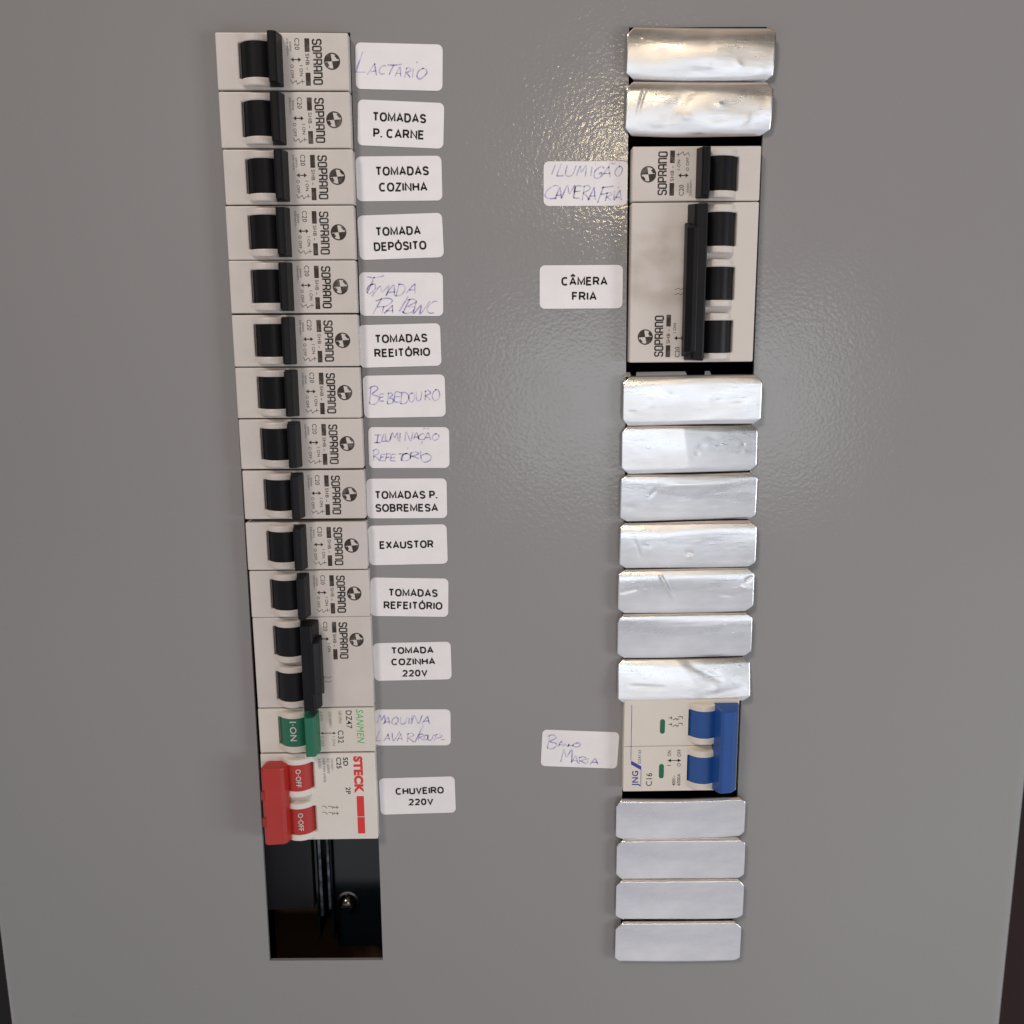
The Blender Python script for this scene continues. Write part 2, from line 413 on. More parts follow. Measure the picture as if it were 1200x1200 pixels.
PX0, PX1, PZ0, PZ1 = -108.9, 293.2, -470.0, 118.0
SL = [(-.2, .9), (43.5, .9), (42.5, -338.9), (-2.15, -338.4)]       # left slot TL TR BR BL
SR = [(134.5, 2.0), (179.7, 2.0), (180.7, -338.6), (136.6, -338.6)]   # right slot
def make_panel():
    m = MB(); r = 6.0; TH = 1.5
    xa, xb, za, zb = PX0+r, PX1-r, PZ0+r, PZ1-r
    def lerp(a, b, z): return a[0]+(b[0]-a[0])*(z-a[1])/(b[1]-a[1])
    for y in (PY, PY+TH):
        def q(*p): m.face([(a, y, b) for a, b in p])
        l1t, l1b, r1t, r1b = SL[0], SL[3], SL[1], SL[2]; l2t, l2b, r2t, r2b = SR[0], SR[3], SR[1], SR[2]
        T = lambda p: (p[0], zb); B = lambda p: (p[0], za)
        q((xa, za), B(l1b), l1b, l1t, T(l1t), (xa, zb))
        q(l1t, r1t, T(r1t), T(l1t)); q(B(l1b), B(r1b), r1b, l1b)
        q(B(r1b), B(l2b), l2b, l2t, T(l2t), T(r1t), r1t, r1b)
        q(l2t, r2t, T(r2t), T(l2t)); q(B(l2b), B(r2b), r2b, l2b)
        q(B(r2b), (xb, za), (xb, zb), T(r2t), r2t, r2b)
    for sl in (SL, SR):
        for i in range(4):
            a, b = sl[i], sl[(i+1) % 4]; m.face([(a[0], PY, a[1]), (b[0], PY, b[1]), (b[0], PY+TH, b[1]), (a[0], PY+TH, a[1])])
    # rolled edge and return flange
    N = 10; loops = []
    for k in range(N+1):
        a = PI/2*k/N; e_ = r*math.sin(a); d = PY+r*(1-math.cos(a))
        loops.append([(xa-e_, d, za-e_), (xb+e_, d, za-e_), (xb+e_, d, zb+e_), (xa-e_, d, zb+e_)])
    loops.append([(PX0, PY+22, PZ0), (PX1, PY+22, PZ0), (PX1, PY+22, PZ1), (PX0, PY+22, PZ1)])
    for A, Bq in zip(loops, loops[1:]):
        for i in range(4):
            j = (i+1) % 4; m.face([A[i], A[j], Bq[j], Bq[i]])
    o = m.build('panel', M_panel, smooth=50)
    tag(o, 'grey textured metal distribution board panel with two long vertical slots', 'panel')
    return o
make_panel()

# enclosure behind the panel: dark shell with mounting hardware
m = MB(); m.box(-100, 285, 74, 76, -460, 110)
for x in (-100, 283.5): m.box(x, x+1.5, 27, 73.9, -460, 110)
for z in (-460, 108.5): m.box(-98.4, 283.4, 27, 73.9, z, z+1.5)
enc = root('enclosure', 'black inside of the board seen through the open slots', 'enclosure', (92, 76, -460))
o = m.build('shell', M_dark, enc); o.location = -enc.location
def local(o, r): o.location = -Vector(r.location)
mp = root('mounting_plate', 'dark mounting frame with a screw in the open bottom of the left slot', 'mounting plate', (20, 60, -345))
m = MB(); m.box(-14, 11.2, 28, 46, -332.5, -60); o = m.build('side_block', M_slate, mp, .6); local(o, mp)
m = MB(); m.box(19.4, 62, 31, 33, -352, -60); o = m.build('plate', M_gloss, mp, .3); local(o, mp)
m = MB(); m.box(-14, 36, 58, 60, -400, -336); o = m.build('back_strip', M_brownplate, mp); local(o, mp)
m = MB(); m.box(12.6, 13.4, 27, 44, -346, -60); m.box(13.4, 18.4, 42, 44, -346, -60); m.box(18.4, 19.2, 27, 44, -346, -60)
o = m.build('channel', M_gloss, mp); local(o, mp)
m = MB(); m.box(14.1, 15.6, 25.5, 27.5, -334, -60); m.box(17.6, 18.9, 25.4, 26.9, -331, -60); o = m.build('rail_edge', M_rail, mp, .4); local(o, mp)
# screw: washer, domed head, slot
m = MB(); K = 28
def ring(r, y): return [(24.9+r*math.cos(2*PI*i/K), y, -330.2+r*math.sin(2*PI*i/K)) for i in range(K)]
prof = [(4.6, 31), (4.6, 30.0), (3.6, 29.9), (3.5, 29.2), (3.0, 27.8), (2.1, 26.9), (1.0, 26.5)]
rg = [ring(a, b) for a, b in prof]
for A, Bq in zip(rg, rg[1:]):
    for i in range(K): m.face([A[i], A[(i+1) % K], Bq[(i+1) % K], Bq[i]])
m.face(rg[-1])
o = m.build('screw', M_zinc, mp, smooth=35); local(o, mp)
m = MB(); m.box(22.6, 27.2, 26.2, 26.9, -330.6, -329.9); q = m.build('screw_slot', M_dark); q.parent = o

# ---------------------------------------------------------------- breakers
WD = 42.7; DEP = 40.0; PITCH = 17.7
def body(poles, windows, bevel, seams=False, y0=0.0, H=None):
    """windows: list of (u0, u1, v0, v1); the body is centred at local x/z 0, its back at y 0"""
    H = H or poles*PITCH-.32; m = MB()
    us = sorted({0, WD}|{w[0] for w in windows}|{w[1] for w in windows}); segs = [(0, H)]
    if seams: segs = [(k*H/poles+(.07 if k else 0), (k+1)*H/poles-(.07 if k < poles-1 else 0)) for k in range(poles)]
    X = lambda u: u-WD/2
    Z = lambda v: H/2-v
    F = -DEP; FL = -DEP+1.8
    for (va, vb) in segs:
        ws = [w for w in windows if w[2] >= va and w[3] <= vb]
        vs = sorted({va, vb}|{w[2] for w in ws}|{w[3] for w in ws})
        for i in range(len(us)-1):
            for j in range(len(vs)-1):
                u0, u1, v0, v1 = us[i], us[i+1], vs[j], vs[j+1]
                hole = any(w[0] <= u0 and u1 <= w[1] and w[2] <= v0 and v1 <= w[3] for w in ws)
                y = FL if hole else F
                m.face([(X(u0), y, Z(v1)), (X(u1), y, Z(v1)), (X(u1), y, Z(v0)), (X(u0), y, Z(v0))])
                if hole:
                    c = [(u0, v0), (u1, v0), (u1, v1), (u0, v1)]
                    for k in range(4):
                        a, b = c[k], c[(k+1) % 4]
                        m.face([(X(a[0]), F, Z(a[1])), (X(b[0]), F, Z(b[1])), (X(b[0]), FL, Z(b[1])), (X(a[0]), FL, Z(a[1]))])
        for i in range(len(us)-1):
            for v in (va, vb): m.face([(X(us[i]), F, Z(v)), (X(us[i+1]), F, Z(v)), (X(us[i+1]), 0, Z(v)), (X(us[i]), 0, Z(v))])
        for j in range(len(vs)-1):
            for u in (0, WD): m.face([(X(u), F, Z(vs[j])), (X(u), F, Z(vs[j+1])), (X(u), 0, Z(vs[j+1])), (X(u), 0, Z(vs[j]))])
        m.face([(X(0), 0, Z(va)), (X(WD), 0, Z(va)), (X(WD), 0, Z(vb)), (X(0), 0, Z(vb))])
    return m, H
def arc(uc, yc, r, a0, a1, n):
    """points (u, y) on a circle, angles from the +u side over the front"""
    return [(uc+r*math.cos(math.radians(a)), yc-r*math.sin(math.radians(a))) for a in [a0+(a1-a0)*i/n for i in range(n+1)]]
def drum(mb, H, uc, v0, v1, r=6.0, yc=3.5):
    P = [(u-WD/2, y-DEP) for u, y in arc(uc, yc, r, -10, 190, 20)]
    mb.prism(P, H/2-v1, H/2-v0)
def cheek(mb, H, uc, v0, v1, r=6.5, yc=3.7):
    P = [(u-WD/2, y-DEP) for u, y in arc(uc, yc, r, 12, 168, 14)]
    P += [(uc-r*.978-WD/2, 5.6-DEP), (uc+r*.978-WD/2, 5.6-DEP)]
    mb.prism(P, H/2-v1, H/2-v0)
def lever(mb, H, sect, v0, v1, inset=0):
    mb.prism([(u-WD/2, y-DEP) for u, y in sect], H/2-v1, H/2-v0, inset)
INK = -DEP-.035
def UV(H): return (lambda u: u*.975-WD/2), (lambda v: H/2-v*.985)

def logo_mark(pr, x, z, rot=0):
    a = math.radians(rot)
    pr.disc(x, z, 2.62, r0=2.2, n=36)
    for q0 in (100, 280):
        pr.disc(x, z, 2.25, math.radians(q0)+a, math.radians(q0+84)+a, 14)
    pr.disc(x, z, 2.25, math.radians(190)+a, math.radians(232)+a, 8, r0=1.45)
    pr.disc(x, z, 2.25, math.radians(20)+a, math.radians(60)+a, 8, r0=1.7)
def maker_print(t, H, small=True, off=True):
    U, V = UV(H)
    p = Print(INK); logo_mark(p, U(38.3), V(8.75)); p.build('logo', M_brown, t)
    p = Print(INK); display(p, 'SOPRANO', U(33.45), V(9.0), 13.4, 2.65, -90, .49)
    p.build('maker_name', M_worn, t)
    p = Print(INK)
    p.rect(U(29.4), V(1.8), U(31.0), V(5.9)); p.rect(U(29.4), V(12.3), U(31.0), V(16.3))
    p.build('bar_mark', M_brown, t)
    p = Print(INK)
    typeset(p, 'SHB', U(30.2), V(8.2), 3.4, 1.15, -90, .006); typeset(p, '-', U(30.2), V(11.0), .7, 1.2, -90, .01)
    typeset(p, 'C20', U(26.9), V(3.5), 3.5, 1.5, -90, .004)
    typeset(p, 'I ON', U(28.0), V(11.7), 3.2, 1.0, -90, .004)
    if small:
        typeset(p, '230/400V~', U(23.75), V(4.5), 5.4, .62, -90, .0); typeset(p, '3000', U(24.7), V(4.2), 3.0, .6, -90, .0)
    if off:
        typeset(p, 'O OFF', U(25.0), V(11.9), 4.2, 1.0, -90, .004)
    p.build('rating_text', M_brown if small else M_ink, t)
    p = Print(INK)
    z = V(8.3)
    p.rect(U(25.0), z-.17, U(27.7), z+.17)
    for s_, c in ((-1, 24.6), (1, 28.1)): p.poly([(U(c), z), (U(c-s_*1.0), z+.72), (U(c-s_*1.0), z-.72)])
    if off:
        p.stroke([(U(24.3), V(14.4)), (U(24.9), V(15.6)), (U(26.2), V(14.7)), (U(26.6), V(15.9)), (U(27.8), V(15.0)), (U(29.0), V(15.0))], .17)
        p.stroke([(U(28.2), V(14.3)), (U(28.2), V(15.6))], .17)
    p.build('symbol', M_brown if small else M_ink, t)
    if not off:
        p = Print(INK)
        for k in range(2):
            v = 23.0+k*1.7
            p.stroke([(U(24.2), V(v)), (U(25.4), V(v+.7)), (U(26.2), V(v)), (U(27.0), V(v+.5)), (U(28.4), V(v))], .15)
        p.build('wiring_diagram', M_brown, t)

SECT = [(16.4, 1.2), (17.7, -2.4), (18.1, -6.2), (18.7, -6.6), (20.3, -6.3), (20.8, -5.7), (21.5, -.4), (21.5, 1.2)]
WINV = [(7.3, 19.2, 3.1, 14.0)]
def single(name='circuit_breaker', label='', group=None, loc=(0, 0, 0)):
    t = root(name, label, 'circuit breaker', loc, group)
    m, H = body(1, WINV, .45); m.build('body', M_beige, t, .45, segs=3)
    m = MB(); drum(m, H, 13.25, 3.1, 14.0); m.build('toggle', M_black, t, smooth=30)
    for v0, v1 in ((.85, 3.15), (13.95, 16.45)):
        m = MB(); cheek(m, H, 13.25, v0, v1); m.build('toggle_guard', M_beige, t, .5)
    m = MB(); lever(m, H, SECT, .75, 16.6, .35); m.build('handle', M_black, t, .3)
    maker_print(t, H); return t
def multi(poles, label, bm, loc, group=None, capv=None):
    t = root('circuit_breaker', label, 'circuit breaker', loc, group)
    pk = 17.28 if poles == 2 else PITCH
    win = [(7.3, 19.2, k*pk+3.1, k*pk+14.0) for k in range(poles)]
    m, H = body(poles, win, .45, H=poles*pk-(0 if poles == 2 else .32)); m.build('body', bm, t, .45, segs=3)
    for k in range(poles):
        b = k*pk
        m = MB(); drum(m, H, 13.25, b+3.1, b+14.0); m.build('toggle', M_black, t, smooth=30)
        for v0, v1 in ((.85, 3.15), (13.95, 16.45)):
            m = MB(); cheek(m, H, 13.25, b+v0, b+v1); m.build('toggle_guard', bm, t, .5)
    sect = [(16.6, 1.2), (17.8, -2.4), (18.4, -6.4), (19.0, -6.9), (22.2, -6.7), (22.8, -6.0), (23.9, -.8), (23.9, 1.2)]
    m = MB(); lever(m, H, sect, .7, H-.7, .5); hd = m.build('handle', M_black, t, .35)
    m = MB(); v0, v1 = capv
    lever(m, H, [(21.3, -3.0), (21.3, -7.0), (22.9, -7.0), (24.9, -5.6), (25.2, -2.0), (24.9, -1.2)], v0, v1, 1.6)
    m.build('handle_cap', M_black, hd, .3)
    maker_print(t, H, small=False, off=False); return t

stick = ['topmost in the left column, beside the handwritten LACTARIO sticker', 'beside the TOMADAS P. CARNE sticker', 'beside the TOMADAS COZINHA sticker',
 'beside the TOMADA DEPÓSITO sticker', 'beside the handwritten TOMADA PIA sticker', 'beside the TOMADAS REEITÓRIO sticker',
 'beside the handwritten BEBEDOURO sticker', 'beside the handwritten ILUMINAÇÃO sticker', 'beside the TOMADAS P. SOBREMESA sticker',
 'beside the EXAUSTOR sticker', 'beside the TOMADAS REFEITÓRIO sticker']
# (centre x of face, top z) of each module
SP = [(21.85, -.12), (21.75, -17.98), (22.0, -35.8), (21.65, -53.52), (21.5, -71.15), (21.5, -89.05), (21.45, -106.8),
      (21.6, -124.5), (21.65, -142.5), (21.65, -161.05), (21.85, -178.8)]
tilts = [.5, .35, .2, .1, .25, .2, .3, .1, .15, .1, .1]
GL = 'single-pole breakers in the left column'
H1 = PITCH-.32
first = None
for i, (x, z) in enumerate(SP):
    loc = (x, DEP, z-H1/2); lab = 'beige single-pole breaker with black lever, '+stick[i]
    if first is None:
        first = single(label=lab, group=GL, loc=loc); first.rotation_euler = (0, math.radians(tilts[i]), 0)
    else: dup(first, (x, DEP+[0, .1, -.2, .05, .15, -.1, .1, -.25, .1, -.05, .1][i], loc[2]), lab, tilts[i])
H2 = 2*PITCH-.32
multi(2, 'beige two-pole breaker with long black joined lever, beside the TOMADA COZINHA 220V sticker', M_beige, (22.0, DEP, -196.25-17.28), capv=(6.0, 28.5))
# right column single: same breaker turned upside down
r1 = dup(first, (157.1, DEP, -35.55-H1/2), 'beige single-pole breaker mounted upside down in the right column above the three-pole one', 180)
del r1['group']
H3 = 3*PITCH-.32
r3 = multi(3, 'grimy beige three-pole breaker with long black joined lever, beside the CÂMERA FRIA sticker', M_grimy, (157.1, DEP, -53.3-H3/2), capv=(2.0, 46.0))
r3.rotation_euler = (0, PI, 0)

# green-lever breaker
def sanmen():
    t = root('circuit_breaker', 'white single-pole breaker with green lever and green maker name in the left column', 'circuit breaker', (21.9, DEP, -231.15-H1/2))
    m, H = body(1, WINV, .35); m.build('body', M_cream, t, .35)
    m = MB(); drum(m, H, 13.25, 3.1, 14.0); dr = m.build('toggle', M_green, t, smooth=30)
    for v0, v1 in ((.85, 3.15), (13.95, 16.45)):
        m = MB(); cheek(m, H, 13.25, v0, v1); m.build('toggle_guard', M_cream, t, .5)
    m = MB(); lever(m, H, [(16.6, 1.2), (17.6, -2.4), (18.3, -6.0), (18.9, -6.4), (21.4, -6.2), (21.9, -5.6), (22.6, -.4), (22.6, 1.2)], .75, 16.7, .35); m.build('handle', M_green, t, .3)
    U, V = UV(H)
    p = Print(INK); typeset(p, 'SANMEN', U(38.4), V(7.4), 13.0, 2.6, -90, .0, .18); p.build('maker_name', M_pgreen, t)
    p = Print(INK); typeset(p, 'DZ47', U(34.3), V(4.6), 7.0, 2.1, -90, .004); typeset(p, 'C32', U(30.9), V(11.5), 5.0, 2.0, -90, .004)
    z = V(10.0); p.rect(U(23.8), z-.13, U(28.6), z+.13)
    for s_, c in ((-1, 23.2), (1, 29.2)): p.poly([(U(c), z), (U(c-s_*1.1), z+.5), (U(c-s_*1.1), z-.5)])
    p.build('rating_text', M_ink, t)
    p = Print(INK); typeset(p, 'GB10963', U(31.0), V(3.6), 5.0, 1.1, -90, .0); typeset(p, '230/400V~', U(27.2), V(4.7), 6.8, 1.0, -90, 0)
    typeset(p, '6000', U(23.9), V(3.2), 3.8, 1.0, -90, 0); typeset(p, 'I ON', U(28.2), V(13.2), 3.6, 1.0, -90, 0); typeset(p, 'O OFF', U(23.9), V(13.2), 4.2, 1.0, -90, 0)
    p.build('small_print', M_grey_print, t)
    drum_text(dr, H, 'I·ON', 13.25, 7.9, 7.6, 2.2, -90, 3.1)
    return t
def drum_text(dr, H, txt, uc, vc, w, h, rot, out, a_off=0.0, r=6.0, yc=3.5):
    """lettering wrapped on the drum surface"""
    pr = Print(0); typeset(pr, txt, 0, H/2-vc, w, h, rot, .012)
    o = pr.build('lettering', M_pwhite, dr); me = o.data
    for v in me.vertices:
        a = v.co.x/MM/r+a_off; R = r+.13
        v.co.x = (uc-WD/2+R*math.sin(a))*MM; v.co.y = (yc-DEP-R*math.cos(a))*MM
sanmen()

# red-lever two-pole breaker, switched off
def steck():
    H = H2; t = root('circuit_breaker', 'white two-pole breaker with wide red lever switched off, lowest in the left column', 'circuit breaker', (21.7, DEP, -249.1-H/2))
    win = [(6.5, 19.8, k*PITCH+3.4, k*PITCH+13.9) for k in range(2)]
    m, H = body(2, win, .35); m.build('body', M_white, t, .4)
    for k in range(2):
        b = k*PITCH
        m = MB(); drum(m, H, 13.4, b+3.4, b+13.9); dr = m.build('toggle', M_red, t, smooth=30)
        drum_text(dr, H, 'O·OFF', 13.4, b+8.6, 7.2, 1.75, -90, 3, .16)
        for v0, v1 in ((1.25, 3.5), (13.8, 16.35)):
            m = MB(); cheek(m, H, 13.4, b+v0, b+v1); m.build('toggle_guard', M_white, t, .5)
    sect = [(2.2, -.6), (1.2, -4.6), (1.6, -5.6), (2.6, -6.2), (8.6, -5.6), (9.6, -4.6), (10.6, -1.6), (10.6, .9), (4, .9)]
    m = MB(); lever(m, H, sect, 2.6, H-1.0, .5); hd = m.build('handle', M_red, t, .5, segs=3)
    m = MB()
    for v in (12.0, 22.6): m.box(1.15-WD/2, 2.5-WD/2, -6.25-DEP, -3-DEP, H/2-v-3.3, H/2-v)
    m.build('handle_notch', mat('red_notch_shade', c4(.30, .02, .015), .5), hd)  # cutouts drawn as proud boxes, their shade painted as a darker red
    U, V = UV(H)
    p = Print(INK); typeset(p, 'STECK', U(37.2), V(8.8), 14.9, 2.9, -90, .06)
    p.rect(U(36.1), V(17.6), U(38.9), V(26.1)); p.rect(U(36.1), V(26.35), U(38.9), V(33.2)); p.build('maker_name', M_pred, t)
    p = Print(INK); typeset(p, 'SD', U(32.5), V(3.4), 3.4, 1.7, -90, .02); typeset(p, 'C25', U(29.9), V(3.9), 4.5, 1.7, -90, .02); typeset(p, '2P', U(33.0), V(15.3), 2.8, 1.7, -90, .012)
    for k in range(2):
        v = 21.6+k*2.5
        p.stroke([(U(22.6), V(v)), (U(23.8), V(v)), (U(24.6), V(v+.9))], .2); p.stroke([(U(25.0), V(v)), (U(26.6), V(v+.3)), (U(26.6), V(v+1.0)), (U(27.4), V(v))], .2)
        p.stroke([(U(27.2), V(v+.6)), (U(29.0), V(v+.6))], .2); p.stroke([(U(28.4), V(v-.2)), (U(28.4), V(v+1.2))], .2)
    p.build('rating_text', M_ink, t)
    p = Print(INK); typeset(p, '230/400V~', U(27.3), V(4.6), 5.2, .9, -90, 0); typeset(p, 'IEC 60898', U(25.8), V(5.0), 6.0, .9, -90, 0)
    typeset(p, 'NBR NM 60898', U(24.2), V(6.8), 9.6, .9, -90, 0); typeset(p, '3000', U(22.5), V(4.0), 4.0, .9, -90, 0)
    p.build('small_print', M_grey_print, t); return t
steck()

# blue-lever two-pole breaker in the right column
def jng():
    H = 36.3; t = root('circuit_breaker', 'cream two-pole breaker with bright blue levers beside the BANHO MARIA sticker', 'circuit breaker', (157.3, DEP, -229.75-H/2))
    pp = H/2
    win = [(24.0, 35.5, k*pp+3.7, k*pp+14.2) for k in range(2)]
    m, H = body(2, win, .3, seams=True, H=H); m.build('body', M_cream, t, .25)
    uc = 29.9
    for k in range(2):
        b = k*pp
        m = MB(); drum(m, H, uc, b+3.7, b+14.2, r=6.1); m.build('toggle', M_blue, t, smooth=30)
        for v0, v1 in ((1.3, 3.8), (14.1, 16.8)):
            m = MB(); cheek(m, H, uc, b+v0, b+v1); m.build('toggle_guard', M_cream, t, .5)
    sect = [(33.0, 1.2), (33.2, -1.6), (34.6, -6.2), (35.6, -7.0), (39.2, -6.4), (41.0, -4.8), (42.3, -1.0), (42.0, 1.0)]
    m = MB(); lever(m, H, sect, 1.1, H-1.2, .9); m.build('handle', M_blue, t, .4)
    U, V = UV(H)
    for k in range(2):
        v0 = 7.5+k*18.2
        m = MB(); P = []
        for i in range(9): a = PI*i/8; P.append((14.7+.92*math.cos(a), v0+.9-.92*math.sin(a)))
        for i in range(9): a = PI+PI*i/8; P.append((14.7+.92*math.cos(a), v0+4.9-.92*math.sin(a)))
        F = [(U(a), -DEP-.12, V(b)) for a, b in P]; B = [(x, -DEP+.4, z) for x, y, z in F]
        m.face(F)
        for i in range(len(F)): j = (i+1) % len(F); m.face([F[i], F[j], B[j], B[i]])
        m.build('indicator', M_indic, t)
    p = Print(INK); p.rect(U(2.75), V(24.0), U(2.95), V(1.6)); p.rect(U(6.75), V(35.0), U(6.95), V(28.0))
    p.poly([(U(2.9), V(24.1)), (U(2.9), V(25.7)), (U(6.9), V(28.1)), (U(6.9), V(26.5))])
    typeset(p, 'JNG', U(4.6), V(31.5), 6.2, 2.2, 90, .02); p.build('maker_name', M_pblue, t)
    p = Print(INK); typeset(p, 'C16', U(10.0), V(32.0), 5.2, 2.2, 90, .002); typeset(p, 'OFF', U(21.4), V(21.3), 2.9, 1.3, 90, .004); typeset(p, 'ON', U(17.6), V(21.4), 2.2, 1.3, 90, .004)
    typeset(p, 'I', U(17.6), V(26.3), .22, 1.3, 90, .004); typeset(p, 'O', U(21.4), V(26.1), 1.3, 1.3, 90, .004)
    typeset(p, '400V~', U(19.6), V(32.6), 4.0, 1.2, 90, .006); typeset(p, '6000A', U(21.5), V(32.2), 4.8, 1.2, 90, .006)
    z = V(24.3); p.rect(U(18.0), z-.14, U(21.2), z+.14)
    for s_, c in ((-1, 17.0), (1, 22.2)): p.poly([(U(c), z), (U(c-s_*1.3), z+.7), (U(c-s_*1.3), z-.7)])
    p.build('rating_text', M_ink, t)
    p = Print(INK); typeset(p, 'DZ47-63', U(6.2), V(22.6), 5.4, .95, 90, .002); p.build('small_print', M_pblue, t)
    p = Print(INK)
    for k in range(2):
        v = 7.0+k*2.6
        p.stroke([(U(17.0), V(v)), (U(18.4), V(v))], .24); p.stroke([(U(18.0), V(v-.5)), (U(18.0), V(v+.6))], .24)
        p.stroke([(U(18.6), V(v+.9)), (U(19.8), V(v+.2)), (U(20.2), V(v+.9)), (U(21.0), V(v+.3))], .24); p.stroke([(U(20.6), V(v-.4)), (U(22.2), V(v-.4)), (U(22.2), V(v+.5))], .24)
    p.build('wiring_diagram', M_ink, t); return t
jng()

# ---------------------------------------------------------------- aluminium blanking strips
def strip(cx, cz, w, h, seed, label, lean=0, bow=.0, dent=.16, tiltx=0, roll=0, conv=.25, top=3.6, kinks=(), creases=()):
    R = random.Random(seed); m = MB(); NX, NV = 110, 40
    c1, c2 = [R.uniform(2.1, 3.1) for _ in range(4)], [R.uniform(1.7, 2.6) for _ in range(4)]
    modes = [(R.uniform(.3, 1.6), R.uniform(.2, 1.0), R.uniform(0, 6.3), R.uniform(0, 6.3), R.uniform(.3, 1)) for _ in range(6)]
    spots = [(R.uniform(.06, .94), R.uniform(.2, .85), R.uniform(.9, 3.0), R.uniform(.5, 1.5), R.uniform(-.3, .3), R.uniform(-.8, .8)) for _ in range(6)]
    grid = []
    for jv in range(NV+1):
        v = .5-.5*math.cos(PI*jv/NV); v = .55*v+.45*jv/NV
        row = []
        dt, db = v*h, (1-v)*h
        cl = max(0, c1[0]*(1-dt/c2[0])) if dt < c2[0] else (max(0, c1[1]*(1-db/c2[1])) if db < c2[1] else 0)
        cr = max(0, c1[2]*(1-dt/c2[2])) if dt < c2[2] else (max(0, c1[3]*(1-db/c2[3])) if db < c2[3] else 0)
        for i in range(NX+1):
            s_ = i/NX; x = -w/2+cl+(w-cl-cr)*s_; z = h/2-v*h
            z -= bow*(1-(2*s_-1)**2)*(1 if v > .5 else .6)
            z += .12*math.sin(s_*5+seed)*(1 if v > .9 else 0)
            y = conv*(2*v-1)**2
            tz = top+.9*math.sin(s_*4.1+seed*1.7)
            if dt < tz: y += .42*(1-dt/tz)**2*tz/3.6
            if dt < .7: y += 1.1*(1-dt/.7)**2
            if db < 1.5: y += .75*(1-db/1.5)**2
            a = sum(A*math.sin(kx*s_*6.28+px)*math.sin(kz*v*6.28+pz) for kx, kz, px, pz, A in modes)*dent/2.4
            for sx, sv, rx_, rz_, A, sl in spots:
                dx = (s_-sx)*w; dz = (v-sv)*h; q = ((dx+sl*dz)/rx_)**2+(dz/rz_)**2
                if q < 9: a += A*math.exp(-q)*dent*2.2
            y += a*(.35+.65*min(1, min(dt, db)/2.5))
            for s0, k, lean_ in kinks:
                t = (s_-s0-lean_*(v-.5))*w; y += k*(t if t > .35 else (0 if t < -.35 else (t+.35)**2/1.4))
            for (s0, v0, s1, v1, wd, dp) in creases:
                ax, az, bx, bz = s0*w, v0*h, s1*w, v1*h; px, pz = s_*w, v*h
                L2 = (bx-ax)**2+(bz-az)**2; t = max(0, min(1, ((px-ax)*(bx-ax)+(pz-az)*(bz-az))/L2))
                d2 = (px-ax-t*(bx-ax))**2+(pz-az-t*(bz-az))**2
                if d2 < 9*wd*wd: y += dp*math.exp(-d2/(wd*wd))*(1-abs(2*t-1)**3)
            row.append((x, y, z))
        grid.append(row)
    for a, b in zip(grid, grid[1:]):
        for i in range(NX): m.face([a[i], a[i+1], b[i+1], b[i]])
    o = m.build('blanking_strip', M_alu, smooth=60)
    sm = o.modifiers.new('thickness', 'SOLIDIFY'); sm.thickness = .0004; sm.offset = 0
    o.location = Vector((cx, 1.4, cz))*MM
    o.rotation_euler = (math.radians(tiltx), math.radians(lean), math.radians(roll))
    tag(o, label, 'cover strip', 'aluminium strips covering the right slot'); return o
A_ = 'crumpled aluminium cover strip '
